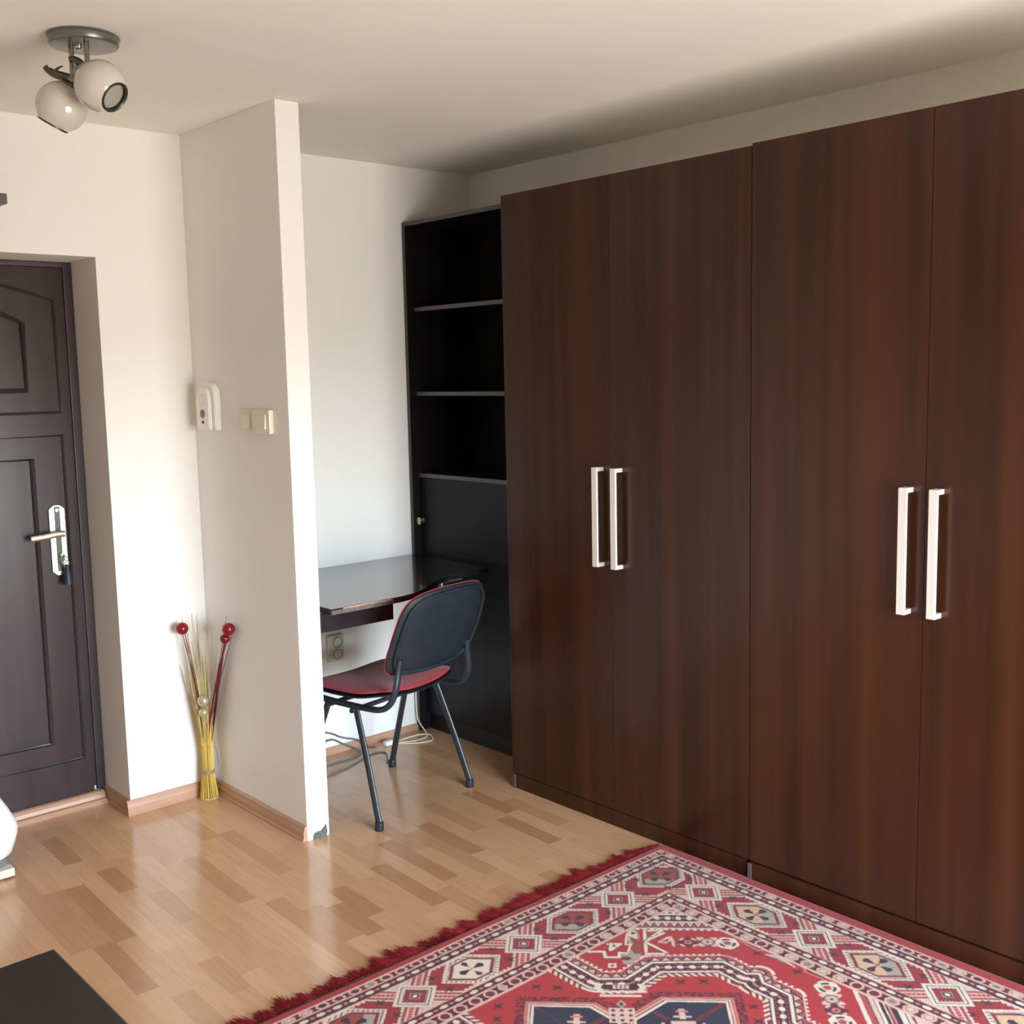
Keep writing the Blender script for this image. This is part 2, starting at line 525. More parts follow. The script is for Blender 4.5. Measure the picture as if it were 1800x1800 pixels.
for c in range(-36, 38):
    xa = P0 + c * PIT
    y = .44 - random.random() * .15
    cuts = sorted(DARK.get(c, []), key=lambda d: -d[1])
    while y > -4.85:
        ln = random.choice((.26, .34, .40, .46, .46))
        tone = random.choices((0, 1, 2, 3, 4), (.38, .26, .24, .11, .01))[0]
        y0 = y - ln
        nxt = [d for d in cuts if d[1] <= y + 1e-6]
        if nxt:
            d = nxt[0]
            if abs(d[1] - y) < 1e-6:
                y0, tone = d[0], d[2]
            elif y0 < d[1] + .06:
                y0 = d[1]
        g = .00010
        a0, a1 = xa + g, xa + PIT - g
        o = Vector((0, 0, 0))
        q = [o + PX * a0 + PY * (y0 + g), o + PX * a1 + PY * (y0 + g), o + PX * a1 + PY * (y - g), o + PX * a0 + PY * (y - g)]
        cen = (q[0] + q[2]) / 2
        # what the camera sees: left of the wardrobe, nearer than the back wall, before the rug
        d = cen - Vector((-2.018757, -4.105846, 1.668921))
        px = CX + F * d.dot(R_) / d.dot(D_)
        py = CY - F * d.dot(U_) / d.dot(D_)
        seen = d.dot(D_) > 0 and -90 < px < 1250 and py < 1900 and -1.72 < cen.y < .2 and cen.x < .95 and not (cen.x > -.36 and cen.y > .12)
        if XL - .1 < cen.x < XR + .08:
            (vis if seen else rest).append((q, tone, random.uniform(-.0001, .0001)))
        y = y0
def plank_mesh(items):
    vs, fs = [], []
    for q, tone, dz in items:
        b = len(vs)
        for p in q:
            vs.append((p.x, p.y, -.004))
        for p in q:
            vs.append((p.x, p.y, dz))
        fs += [(b + 4, b + 5, b + 6, b + 7), (b, b + 1, b + 5, b + 4), (b + 1, b + 2, b + 6, b + 5), (b + 2, b + 3, b + 7, b + 6), (b + 3, b, b + 4, b + 7)]
    return vs, fs
for it in vis[:300]:
    vs, fs = plank_mesh([it])
    me = bpy.data.meshes.new('plank')
    me.from_pydata(vs, [], fs)
    me.materials.append(M['plank%d' % it[1]])
    o = bpy.data.objects.new('plank', me)
    COL.objects.link(o)
    o.parent = floor
rest += vis[300:]
vs, fs = plank_mesh(rest)
me = bpy.data.meshes.new('plank_field')
me.from_pydata(vs, [], fs)
for i in range(5):
    me.materials.append(M['plank%d' % i])
me.polygons.foreach_set('material_index', np.repeat([t for _, t, _ in rest], 5).astype(np.int32))
o = bpy.data.objects.new('plank_field', me)
COL.objects.link(o)
o.parent = floor
o['kind'] = 'stuff'

# ------------------------------------------------------------------ wardrobes
def wardrobe(y0, w, z_top, label, seam, px_=.003):
    t = thing('wardrobe', label, 'wardrobe', (XW, y0, 0), 0, None)
    W2 = 2 * w
    xb = XR - .004 - XW
    g = .0008
    b = MB()
    b.box((.020, -W2 + g, .066), (xb, -W2 + .018, z_top - .003))
    b.box((.020, -.018, .066), (xb, -g, z_top - .003))
    b.box((.020, -W2 + .018, .066), (xb, -.018, .084))
    b.box((xb - .006, -W2 + .018, .084), (xb, -.018, z_top - .021))
    b.build('carcass', 'wardrobe_edge', t)
    MB().box((.020, -W2 + .018, z_top - .021), (xb, -.018, z_top - .003)).build('top_panel', 'bounce_top', t)
    MB().box((px_, -W2 + .010, .0005), (.024, -.003, .060), .001).build('plinth', 'wardrobe', t)
    MB().box((px_ - .004, -.0165, .0005), (px_ - .0002, -.0015, .058), .001).build('plinth_end', 'shelf_edge', t)['label'] = 'small grey plinth end cap'
    for i, (ya, yb) in enumerate(((-g, -seam + g), (-seam - g, -W2 + g))):
        d = MB().box((0, yb, .064), (.0185, ya, z_top), .0012).build('door', 'wardrobe', t)
        yc = -seam + (.048 if i == 0 else -.042)
        h = MB()
        z0, z1 = .972 , 1.331
        h.box((-.038, yc - .0125, z0), (-.030, yc + .0125, z1), .001)
        h.box((-.031, yc - .0125, z0), (.0005, yc + .0125, z0 + .014), .001)
        h.box((-.031, yc - .0125, z1 - .014), (.0005, yc + .0125, z1), .001)
        ho = h.build('handle', 'alu', d)
        ho['label'] = 'satin silver bar handle'
    return t
W_ = .5793
wardrobe(YW, W_, 2.3433, 'dark brown two-door wardrobe standing directly beside the black bookshelf', .560)
wardrobe(YW - 2 * W_ - .001, W_, 2.350, 'right-hand dark brown two-door wardrobe, away from the bookshelf, along the red rug', .585, -.006)

# ------------------------------------------------------------------ bookshelf
bs = thing('bookshelf', 'black-brown open bookshelf with a closed lower door, between back wall and wardrobe', 'bookshelf', (XS, YA - .002, 0))
BW = .0335 + .8374 - .002
D = XR - .004 - XS
TP = 2.353
def bpart(name, a, b, m='black_wood', bev=.001):
    return MB().box(a, b, bev).build(name, m, bs)
bpart('side_panel', (0, -.020, .0005), (D, 0, TP - .0185))
bpart('side_panel', (0, -BW, .0005), (D, -BW + .020, TP - .0185))
bpart('top_panel', (0, -BW, TP - .018), (D, 0, TP))
bpart('back_panel', (D - .012, -BW + .0205, .08), (D, -.0205, TP - .019))
for a, b in (((-.0012, -.020, .0005), (-.0002, 0, TP)), ((-.0012, -BW, TP - .018), (-.0002, -.0202, TP))):
    bpart('edge_band', a, b, 'dark_band', 0)
for z in (1.977, 1.596, 1.222):
    s = bpart('shelf', (.042, -BW + .0205, z - .018), (D - .0125, -.0205, z))
    MB().box((.0395, -BW + .0205, z - .018), (.0418, -.0205, z)).build('edge_band', 'shelf_edge', s)
lo = bpart('door', (.040, -BW + .0205, .085), (.058, -.0205, 1.2035), 'door_dark')
MB().lathe([(0, 0), (.009, 0), (.009, .004), (.006, .006), (0, .006)], (.040, -.042, 1.004), (-1, 0, 0), 14).build('lock', 'steel', lo, True)
bpart('plinth', (.062, -BW + .0205, .0005), (.078, -.0205, .080))
kt = thing('small_key', 'small key with cream tag in the black bookshelf door above the desk', 'key', (XS + .033, YA - .044, 1.004))
MB().tube([(0, 0, 0), (-.016, 0, 0)], .0022, 8).build('shaft', 'steel', kt, True)
MB().prism([(-.010, -.017), (.012, -.017), (.013, .006), (.006, .015), (-.006, .015), (-.012, .006)], -.020, -.0165, axis=0, bev=.0006).build('tag', 'twine_tag', kt)

# ------------------------------------------------------------------ desk
dk = thing('desk', 'wall-mounted black desk top with worn front edge between partition and bookshelf', 'desk', (0, 0, 0))
DZ = .845
front = [(.116, -.748), (.30, -.746), (.44, -.742)] + [(.52, -.722), (.60, -.675), (.68, -.612), (.76, -.562), (.84, -.530), (.92, -.516), (1.0, -.512), (1.0645, -.512)]
poly = front + [(1.0645, YA - .0005), (.116, YA - .0005)]
top = MB()
top.prism(poly, DZ - .022, DZ, axis=2, bev=.0008)
top_o = top.build('desk_top', 'desk', dk)
# worn edge band: chipped strip along the straight part of the front
wb_ = MB()
wb_.box((.118, -.7492, DZ - .021), (.395, -.7470, DZ - .006), .0004)
wb_.build('edge_band', 'edge_worn', top_o)
ch = MB()
xs = np.linspace(.165, .385, 24)
pf = []
for x in xs:
    pf.append((x, -.7495))
pb = [(x, -.7495 + .004 + .005 * random.random()) for x in xs[::-1]]
ch.prism(pf + pb, DZ - .006, DZ + .0006, axis=2)
ch.build('chipped_edge', 'chip', top_o)
ap = MB()
ap.box((.0935, -.705, .754), (.418, -.688, DZ - .0225), .001)
ap.build('apron', 'desk', dk)
br = MB()
br.tube(smoothpath([(.80, -.515, DZ - .0225), (.80, -.515, DZ - .05), (.80, -.515, .78)], 3), .012, 10)
br.box((.775, -.535, DZ - .026), (.90, -.500, DZ - .0222), .001)
br.build('support_bracket', 'grey_metal', dk, True)

# ------------------------------------------------------------------ chair
TH_C = math.radians(10.95)
chair = thing('office_chair', 'visitor chair with red seat and black plastic back, pushed under the desk', 'chair', (.465, -.552, 0), TH_C)
# seat pad: curved surface with waterfall front
def pad(w, d, f, th, nx=14, ny=14, rc=.09):
    mb = MB()
    def rim(u, v):
        # superellipse outline
        a, b = abs(u), abs(v)
        m = max(a, b)
        if m < 1e-6:
            return 0, 0
        k = (a ** 5 + b ** 5) ** (1 / 5)
        s = m / k if k else 1
        return u * s, v * s
    top, bot = [], []
    for i in range(ny + 1):
        rt, rb = [], []
        for j in range(nx + 1):
            u, v = rim(-1 + 2 * j / nx, -1 + 2 * i / ny)
            e = max(abs(-1 + 2 * j / nx), abs(-1 + 2 * i / ny))
            z = f(u, v)
            puff = th * (1 - e ** 6)
            rt.append(z(puff, u * w / 2, v * d / 2))
            rb.append(z(-.006, u * w / 2, v * d / 2))
        top.append(rt)
        bot.append(rb)
    return top, bot
def shell_from(top, bot, name, m, parent):
    mb = MB()
    T_ = [[mb.bm.verts.new(p) for p in r] for r in top]
    B_ = [[mb.bm.verts.new(p) for p in r] for r in bot]
    ny, nx = len(T_) - 1, len(T_[0]) - 1
    for i in range(ny):
        for j in range(nx):
            mb.bm.faces.new((T_[i][j], T_[i][j + 1], T_[i + 1][j + 1], T_[i + 1][j]))
            mb.bm.faces.new((B_[i + 1][j], B_[i + 1][j + 1], B_[i][j + 1], B_[i][j]))
    loop = [(0, j) for j in range(nx)] + [(i, nx) for i in range(ny)] + [(ny, j) for j in range(nx, 0, -1)] + [(i, 0) for i in range(ny, 0, -1)]
    for a in range(len(loop)):
        p, q = loop[a], loop[(a + 1) % len(loop)]
        mb.bm.faces.new((T_[q[0]][q[1]], T_[p[0]][p[1]], B_[p[0]][p[1]], B_[q[0]][q[1]]))
    o = mb.build(name, m, parent, True)
    md = o.modifiers.new('smooth', 'SUBSURF')
    md.levels = md.render_levels = 1
    return o
def seat_f(off):
    def f(u, v):
        def z(h, x, y):
            dz = .012 * v * v - .035 * max(0, v - .45) ** 1.5 * 1.6 + .022 * u * u + .030 * max(0, -v - .5) * (.4 + u * u)
            return (x, .012 + y, .472 + off + dz + h)
        return z
    return f
t_, b_ = pad(.475, .435, seat_f(0), .030)
shell_from(t_, b_, 'seat', 'red_fabric', chair)
t_, b_ = pad(.485, .445, seat_f(-.016), .006)
shell_from(t_, b_, 'seat_pan', 'plastic_black', chair)
# backrest: black shell at the rear, red cushion on the front
def back_f(face, off):
    def f(u, v):
        def z(h, x, zz):
            y = -.312 - .066 * v + .030 * u * u - .010 * (1 - v * v)
            wx = x * (1 - .05 * max(0, v))
            return (wx, y + face * h + off, .726 + zz + .014 * (1 - u * u) * v)
        return z
    return f
t_, b_ = pad(.499, .320, back_f(1, .008), .024)
shell_from(t_, b_, 'back_cushion', 'red_fabric', chair)
t_, b_ = pad(.497, .314, back_f(-1, -.004), .014)
bsh = shell_from(t_, b_, 'backrest', 'plastic_black', chair)
for zc, wv in ((.812, .13), (.778, .06)):
    MB().tube([(x, -.312 - .066 * ((zc - .726) / .167) + .030 * (x / .248) ** 2 - .028, zc + .01) for x in np.linspace(-wv, wv, 9)], .0028, 8).build('rib', 'plastic_black', bsh, True)
rim_pts = []
for a in np.linspace(0, 2 * math.pi, 49)[:-1]:
    cu, sv = math.cos(a), math.sin(a)
    k_ = (abs(cu) ** 5 + abs(sv) ** 5) ** (-1 / 5)
    u_, v_ = cu * k_, sv * k_
    x_, z_ = u_ * .90 * .2485 * (1 - .05 * max(0, v_)), v_ * .88 * .157
    rim_pts.append((x_, -.312 - .066 * v_ * .88 + .030 * u_ * u_ * .81 - .010 * (1 - v_ * v_ * .77) - .0155, .726 + z_ + .014 * (1 - u_ * u_) * v_))
MB().tube(rim_pts, .0075, 8, closed=True).build('rim', 'plastic_black', bsh, True)
# frame tubes
for sx in (-1, 1):
    x = sx * .222
    r_ = (.008, .0155)
    MB().tube(smoothpath([(sx * .265, -.212, .022), (sx * .247, -.150, .22), (sx * .226, -.075, .432)], 4), [(.0085, .0150)] * 9, 14).build('leg', 'chair_frame', chair, True)
    MB().tube(smoothpath([(sx * .265, .218, .022), (sx * .247, .150, .22), (sx * .226, .075, .432)], 4), [(.0085, .0150)] * 9, 14).build('leg', 'chair_frame', chair, True)
    for sy, yy in ((-1, -.212), (1, .218)):
        MB().lathe([(0, 0), (.016, 0), (.0175, .004), (.0165, .030), (.012, .034), (0, .034)], (sx * .265, yy, .0005), (0, 0, 1), 14).build('leg_cap', 'plastic_black', chair, True)
    # side rail running under the seat and rising into the back support
    rail = smoothpath([(x, .175, .448), (x, .05, .440), (x, -.13, .440), (x, -.205, .448), (x * .985, -.248, .478), (x * .95, -.268, .530), (x * .90, -.272, .585), (x * .87, -.278, .640)], 5)
    MB().tube(rail, [(.0115, .0145)] * len(rail), 12).build('back_support', 'chair_frame', chair, True)
for yy in (-.068, .068):
    MB().tube([(-.246, yy, .426), (.246, yy, .426)], .0095, 12).build('crossbar', 'chair_frame', chair, True)

# ------------------------------------------------------------------ ceiling lamp
lamp = thing('ceiling_lamp', 'two-globe ceiling spotlight with nickel disc, above the entrance door', 'lamp', (-.757, -1.005, H))
LP = Vector(lamp.location)
MB().lathe([(0, -.0002), (.090, -.0002), (.094, -.003), (.095, -.006), (.091, -.008), (.091, -.022), (.088, -.026), (.084, -.027), (0, -.027)], (0, 0, 0), (0, 0, 1), 56).build('ceiling_plate', 'plate_metal', lamp, True)
MB().lathe([(0, -.0), (.010, -.0), (.010, -.006), (.005, -.012), (0, -.013)], (-.016, .0, -.0268), (0, 0, 1), 16).build('screw', 'chrome', lamp, True)
def spot(stem_xy, stem_z, centre, axis, leaf_pts, barb):
    s = Vector((stem_xy[0], stem_xy[1], 0)) - Vector((LP.x, LP.y, 0))
    c = Vector(centre) - LP
    ax = Vector(axis).normalized()
    MB().tube([s + Vector((0, 0, -.026)), s + Vector((0, 0, stem_z - H))], .0068, 14).build('stem', 'lamp_metal', lamp, True)
    Rg = .0665
    pr = []
    a0, a1 = math.radians(-68), math.radians(53.5)
    for i in range(25):
        a = a0 + (a1 - a0) * i / 24
        pr.append((Rg * math.cos(a), Rg * math.sin(a)))
    inner = [(r_ - .003, z_ - .001) for r_, z_ in pr[::-1]]
    g = MB().lathe(pr + inner, c, ax, 48).build('shade', 'glass_white', lamp, True)
    rz_ = Rg * math.sin(a1)
    rr = Rg * math.cos(a1)
    MB().lathe([(rr - .003, rz_ - .006), (rr + .002, rz_ - .004), (rr + .0025, rz_ + .0015), (rr - .001, rz_ + .003), (rr - .004, rz_ + .0005), (rr - .003, rz_ - .006)], c, ax, 48).build('rim', 'dark_metal', g, True)
    MB().lathe([(0, rz_ - .008), (rr * .6, rz_ - .0085), (rr - .0035, rz_ - .010), (rr - .0035, rz_ - .014), (0, rz_ - .014)], c, ax, 40).build('lens', 'lens', g, True)
    bz = Rg * math.sin(a0)
    MB().lathe([(0, bz + .006), (.030, bz + .006), (.034, bz - .001), (.030, bz - .006), (.018, bz - .010), (.014, bz - .026), (0, bz - .028)], c, ax, 28).build('socket', 'lamp_metal', lamp, True)
    joint = c + ax * (bz - .024)
    MB().tube([s + Vector((0, 0, stem_z - H)), (s + Vector((0, 0, stem_z - H))) * .4 + joint * .6, joint], .0065, 12).build('arm', 'lamp_metal', lamp, True)
    P = smoothpath([Vector(p) - LP for p in leaf_pts], 6)
    n_ = len(P)
    rs_ = [(.0055 + .0060 * math.sin(math.pi * min(.9, .1 + i / (n_ - 1))), .0030 + .0040 * math.sin(math.pi * min(.9, .1 + i / (n_ - 1)))) for i in range(n_)]
    lf = MB().tube(P, rs_, 8)
    Q = [Vector(p) - LP for p in barb]
    lf.tube(smoothpath(Q, 4), [(.0055 - .0040 * i / (len(Q) * 4 - 4), .0060 - .004 * i / (len(Q) * 4 - 4)) for i in range(len(Q) * 4 - 3)], 6)
    lf.build('leaf_arm', 'leaf_metal', lamp, True)
spot((-.789, -.996), 2.492, (-.820, -.983, 2.411), (-.358, .373, -.856),
     [(-.787, -.999, 2.488), (-.800, -.985, 2.490), (-.822, -.964, 2.499), (-.838, -.950, 2.511), (-.843, -.945, 2.520)],
     [(-.826, -.961, 2.503), (-.818, -.968, 2.514), (-.806, -.976, 2.521)])
spot((-.773, -1.061), 2.495, (-.772, -1.135, 2.441), (.39, -.70, -.60),
     [(-.773, -1.058, 2.492), (-.778, -1.050, 2.504), (-.786, -1.040, 2.518), (-.797, -1.030, 2.528), (-.806, -1.022, 2.527)],
     [(-.790, -1.036, 2.522), (-.782, -1.036, 2.517), (-.779, -1.046, 2.506)])

# ------------------------------------------------------------------ wall shelf over the door
ws = thing('wall_shelf', 'dark brown floating shelf on the back wall, upper left beside the door', 'shelf', (-1.28, 0, 2.261))
MB().box((-.45, -.200, 0), (.56, -.0008, .033), .001).build('board', 'black_wood', ws)
MB().box((-.45, -.2015, .001), (.56, -.2002, .032)).build('edge_band', 'shelf_edge', ws)
for x in (-.3, .3):
    MB().box((x - .012, -.15, -.012), (x + .012, -.0008, -.0005), .001).build('bracket', 'grey_metal', ws)

# ------------------------------------------------------------------ intercom and switches on the partition
ic = thing('intercom', 'white wall intercom handset on the partition face, left of the light switches', 'intercom', (-.0005, -.150, 1.475))
def stadium(y0, y1, z0, z1, r, n=10):
    out = []
    for cy_, cz_, a0 in ((y1 - r, z1 - r, 0), (y0 + r, z1 - r, 90), (y0 + r, z0 + .012, 180), (y1 - r, z0 + .012, 270)):
        rr = r if cz_ > (z0 + z1) / 2 else .012
        cyy = cy_ if cz_ > (z0 + z1) / 2 else (y0 + .012 if a0 == 180 else y1 - .012)
        for i in range(n + 1):
            a = math.radians(a0 + 90 * i / n)
            out.append((cyy + rr * math.cos(a), cz_ + rr * math.sin(a)))
    return out
MB().prism(stadium(-.072, .062, .004, .186, .052), -.026, 0, axis=0, bev=.003).build('base', 'plastic_white', ic, True)
MB().prism(stadium(-.050, .052, .0, .172, .046), -.040, -.0265, axis=0, bev=.004).build('front_cover', 'plastic_white', ic, True)
for a in range(8):
    an = 2 * math.pi * a / 8
    MB().lathe([(0, 0), (.0045, 0), (.0045, .0012), (0, .0014)], (-.0398, .003 + .020 * math.cos(an), .122 + .020 * math.sin(an)), (-1, 0, 0), 10).build('speaker_hole', 'plastic_cream', ic)
MB().lathe([(0, 0), (.016, 0), (.015, .004), (.010, .006), (0, .006)], (-.0398, .0, .068), (-1, 0, 0), 20).build('call_button', 'plastic_grey', ic, True)
MB().lathe([(0, 0), (.006, 0), (.006, .003), (0, .003)], (-.0398, .0, .036), (-1, 0, 0), 14).build('small_button', 'dark_hole', ic, True)
def switch(y0, y1, label, d):
    s = thing('light_switch', label, 'switch', (-.0005, (y0 + y1) / 2, 1.518), 0, 'light switches on the partition')
    w = (y1 - y0) / 2
    MB().box((-d, -w, -.042), (0, w, .042), .004).build('frame', 'plastic_cream', s, True)
    prf = [(-d - .0005, -.027), (-d - .007, -.024), (-d - .0045, 0), (-d - .0035, .024), (-d - .0005, .027)]
    MB().prism([(x, z) for x, z in prf] + [(-d + .001, .027), (-d + .001, -.027)], -w * .62, w * .62, axis=1).build('rocker', 'plastic_cream', s)
switch(-.483, -.383, 'cream light switch nearer the intercom, on the grey side of the partition', .013)
switch(-.610, -.487, 'cream light switch nearest the end of the partition wall', .020)

# ------------------------------------------------------------------ socket under the desk
so = thing('power_socket', 'aged cream double power socket on the wall under the desk', 'socket', (.620, YA - .0005, .480))
MB().box((-.042, -.018, -.060), (.042, 0, .060), .006).build('plate', 'plastic_sage', so, True)
for dz in (.027, -.027):
    q = MB().lathe([(.0235, 0), (.0235, .004), (.0200, .004), (.0190, -.010), (0, -.010)], (.004, -.018, dz), (0, -1, 0), 24).build('outlet', 'plastic_sage', so, True)
    MB().lathe([(.0205, .0042), (.0238, .0044), (.0238, .0052), (.0205, .0052), (.0205, .0042)], (.004, -.018, dz), (0, -1, 0), 24).build('outlet_ring', 'plastic_grey', q, True)
    for dx in (-.0095, .0095):
        MB().lathe([(0, 0), (.003, 0), (.003, .0016), (0, .0016)], (.004 + dx, -.0085, dz), (0, -1, 0), 8).build('pin_hole', 'dark_hole', q)

# ------------------------------------------------------------------ dried bouquet
bq = thing('dried_bouquet', 'tied bundle of yellow reeds with red and gold baubles, standing in the corner', 'bouquet', (-.056, -.058, 0))
BO = Vector(bq.location)
MB().lathe([(0, .0005), (.038, .0005), (.039, .004), (.037, .010), (0, .010)], (0, 0, 0), (0, 0, 1), 28).build('base_disc', 'cork', bq, True)
def stem_pts(a, r0, rtie, rtop, h, bend=0):
    ca, sa = math.cos(a), math.sin(a)
    pts = [(r0 * ca, r0 * sa, .010), (rtie * ca, rtie * sa, .105), (rtie * .92 * ca, rtie * .92 * sa, .20)]
    for k in (.45, .7, .88, 1):
        rr = rtie + (rtop - rtie) * (k ** 1.8)
        pts.append((rr * ca + bend * (k ** 2), rr * sa - abs(bend) * .2 * k * k, h * k if h * k > .21 else .21 + .02 * k))
    return pts
def keep(p):
    # the stems lean off the two walls of the corner
    return Vector((min(p[0], -BO.x - .006), min(p[1], -BO.y - .006), p[2]))
g1 = MB()
for i in range(44):
    a = 2 * math.pi * i / 44 * 1.0 + random.uniform(-.05, .05)
    g1.tube([keep(p) for p in smoothpath(stem_pts(a, .034 if i % 2 else .026, .0225 if i % 2 else .016, random.uniform(.020, .034), random.uniform(.30, .50)), 2)], .0027, 6)
o = g1.build('reeds', 'gold_reed', bq, True)
o.name = 'reed_bundle'
o['kind'] = 'stuff'
g2 = MB()
for i in range(64):
    a = random.uniform(0, 2 * math.pi)
    h = random.uniform(.50, .76)
    P = [keep(p) for p in smoothpath(stem_pts(a, .015, .012, random.uniform(.022, .075), h, random.uniform(-.05, .02)), 3)]
    g2.tube(P, [.0026 * (1 - .72 * j / (len(P) - 1)) for j in range(len(P))], 4)
o = g2.build('grass_stems', 'pale_reed', bq, True)
o.name = 'grass_spray'
o['kind'] = 'stuff'
g3 = MB()
for i in range(16):
    side = -1 if i < 5 else 1
    tx = (-.075 if side < 0 else .03) + random.uniform(-.02, .02)
    ty = (-.02 if side < 0 else -.17) + random.uniform(-.03, .03)
    P = [keep(p) for p in smoothpath([(random.uniform(-.01, .01), random.uniform(-.01, .01), .02), (.002, -.008, .25), (tx * .35, ty * .35 - .005, .42), (tx, ty, random.uniform(.66, .78))], 4)]
    g3.tube(P, [.0022 * (1 - .7 * j / (len(P) - 1)) for j in range(len(P))], 4)
o = g3.build('maroon_spray', 'maroon_reed', bq, True)
o['kind'] = 'stuff'
rb = MB()
P = [keep(p) for p in smoothpath([(.012, -.014, .22), (.022, -.030, .32), (.030, -.060, .45), (.033, -.105, .58), (.034, -.135, .66)], 5)]
rb.tube(P, [(.0015, .004 + .008 * math.sin(math.pi * j / (len(P) - 1))) for j in range(len(P))], 6)
rb.build('ribbon_leaf', 'maroon_reed', bq, True)
MB().lathe([(.0235, -.009), (.0262, -.008), (.0268, 0), (.0262, .008), (.0235, .009)], (0, 0, .112), (0, 0, 1), 28).build('tie_band', 'twine', bq, True)
for p, r_, m_ in (((-.132, -.060, .709), .0245, 'red_ball'), ((-.030, -.245, .718), .0250, 'red_ball'), ((-.030, -.212, .676), .0195, 'red_ball'), ((-.085, -.112, .420), .0235, 'gold_ball'), ((-.084, -.106, .372), .0185, 'gold_ball')):
    c = Vector(p) - BO
    pr = [(r_ * math.sin(math.pi * i / 16), -r_ * math.cos(math.pi * i / 16)) for i in range(17)]
    pr[0] = (0, -r_)
    pr[-1] = (0, r_)
    MB().lathe(pr, c, (0, 0, 1), 24).build('bauble', m_, bq, True)
    MB().tube(smoothpath([(0, 0, .15), (c.x * .35, c.y * .35, .15 + (c.z - .15) * .5), (c.x, c.y, c.z - r_ + .003)], 5), .0016, 6).build('bauble_stem', 'maroon_reed' if m_ == 'red_ball' else 'gold_reed', bq, True)
MB().tube([keep(p) for p in smoothpath([(.018, -.010, .26), (.030, -.020, .20), (.034, -.028, .14), (.038, -.034, .12)], 4)], .0011, 5).build('loose_wire', 'dark_metal', bq)

# ------------------------------------------------------------------ cables under the desk
def cable(name, pts, r, m, label, cat='cable'):
    o = MB().tube(smoothpath(pts, 7), r, 8).build(name, m, None, True)
    tag(o, label, cat)
    return o
wc = thing('white_cable', 'white cable looping down beside the bookshelf and along the skirting, plug on its end', 'cable', (1.03, -.03, 0))
o_ = Vector((1.03, -.03, 0))
pw = [(1.050, .018, .30), (1.048, .014, .12), (1.052, .008, .055), (1.056, -.035, .012), (1.030, -.085, .0042), (.955, -.100, .0042), (.900, -.075, .0042), (.862, -.045, .0045)]
MB().tube(smoothpath([Vector(p) - o_ for p in pw], 7), .0032, 8).build('lead', 'cable_white', wc, True)
pw = [(.862, -.060, .0042), (.93, -.125, .0042), (1.00, -.150, .0042), (1.035, -.120, .0042), (1.040, -.085, .0105), (1.000, -.055, .0105), (.92, -.040, .0042), (.86, -.052, .0048)]
MB().tube(smoothpath([Vector(p) - o_ for p in pw], 7), .0032, 8).build('loop', 'cable_white', wc, True)
MB().box(Vector((.815, -.062, .0008)) - o_, Vector((.862, -.034, .0190)) - o_, .004).build('plug', 'plastic_white', wc, True)
cable('grey_cable', [(.115, .0, .20), (.35, .010, .165), (.552, .014, .110), (.63, .012, .070), (.71, .008, .040), (.745, -.004, .0042), (.775, -.03, .0042)], .0034, 'cable_grey', 'grey cable sagging along the wall from behind the partition to the floor')
cable('dark_cable', [(.115, -.01, .02), (.38, .004, .030), (.555, .012, .074), (.63, .010, .042), (.68, -.02, .012), (.675, -.06, .004), (.62, -.085, .004), (.50, -.085, .004), (.38, -.10, .004), (.25, -.10, .004)], .0034, 'cable_grey', 'dark cable arching off the skirting and coiling on the floor under the desk')
cable('black_cable', [(.30, -.20, .0036), (.44, -.195, .0036), (.55, -.165, .0036), (.64, -.125, .0036), (.73, -.10, .0036), (.76, -.13, .0036), (.72, -.20, .0036), (.69, -.24, .0036)], .0030, 'cable_grey', 'thin dark cable snaking over the floor behind the front chair leg')

# ------------------------------------------------------------------ coffee table, bottom left
ct = thing('coffee_table', 'black-brown low table, only its corner showing at the bottom left', 'table', (-1.275, -1.82, 0))
MB().box((-.56, -.90, .47), (-.002, 0, .50), .0012).build('table_top', 'table', ct)
MB().box((-.0018, -.90, .4705), (.0, -.0005, .4992)).build('edge_band', 'table_edge', ct)
for x in (-.53, -.07):
    for y in (-.87, -.07):
        MB().box((x - .005, y - .02, .0125), (x + .045, y + .03, .4695), .001).build('leg', 'table', ct)
MB().box((-.52, -.86, .16), (-.04, -.04, .175), .001).build('lower_shelf', 'table', ct)

# ------------------------------------------------------------------ pedal bin at the left edge
pb_ = thing('pedal_bin', 'white rounded pedal bin with grey base, at the left edge beside the door', 'bin', (-.955, -.150, 0))
MB().lathe([(0, .0), (.086, .0), (.090, .004), (.090, .040), (.086, .064), (0, .066)], (0, 0, .0005), (0, 0, 1), 36).build('base', 'plastic_grey', pb_, True)
MB().lathe([(0, .067), (.096, .067), (.104, .072), (.116, .105), (.1245, .135), (.126, .150), (.124, .160), (0, .160)], (0, 0, 0), (0, 0, 1), 44).build('body', 'plastic_white', pb_, True)
MB().lathe([(0, .1605), (.1245, .1605), (.123, .168), (.102, .215), (.078, .258), (.050, .276), (0, .282)], (0, 0, 0), (0, 0, 1), 44).build('lid', 'plastic_white', pb_, True)
MB().box((.025, -.105, .006), (.080, -.055, .034), .003).build('pedal', 'plastic_sage', pb_)

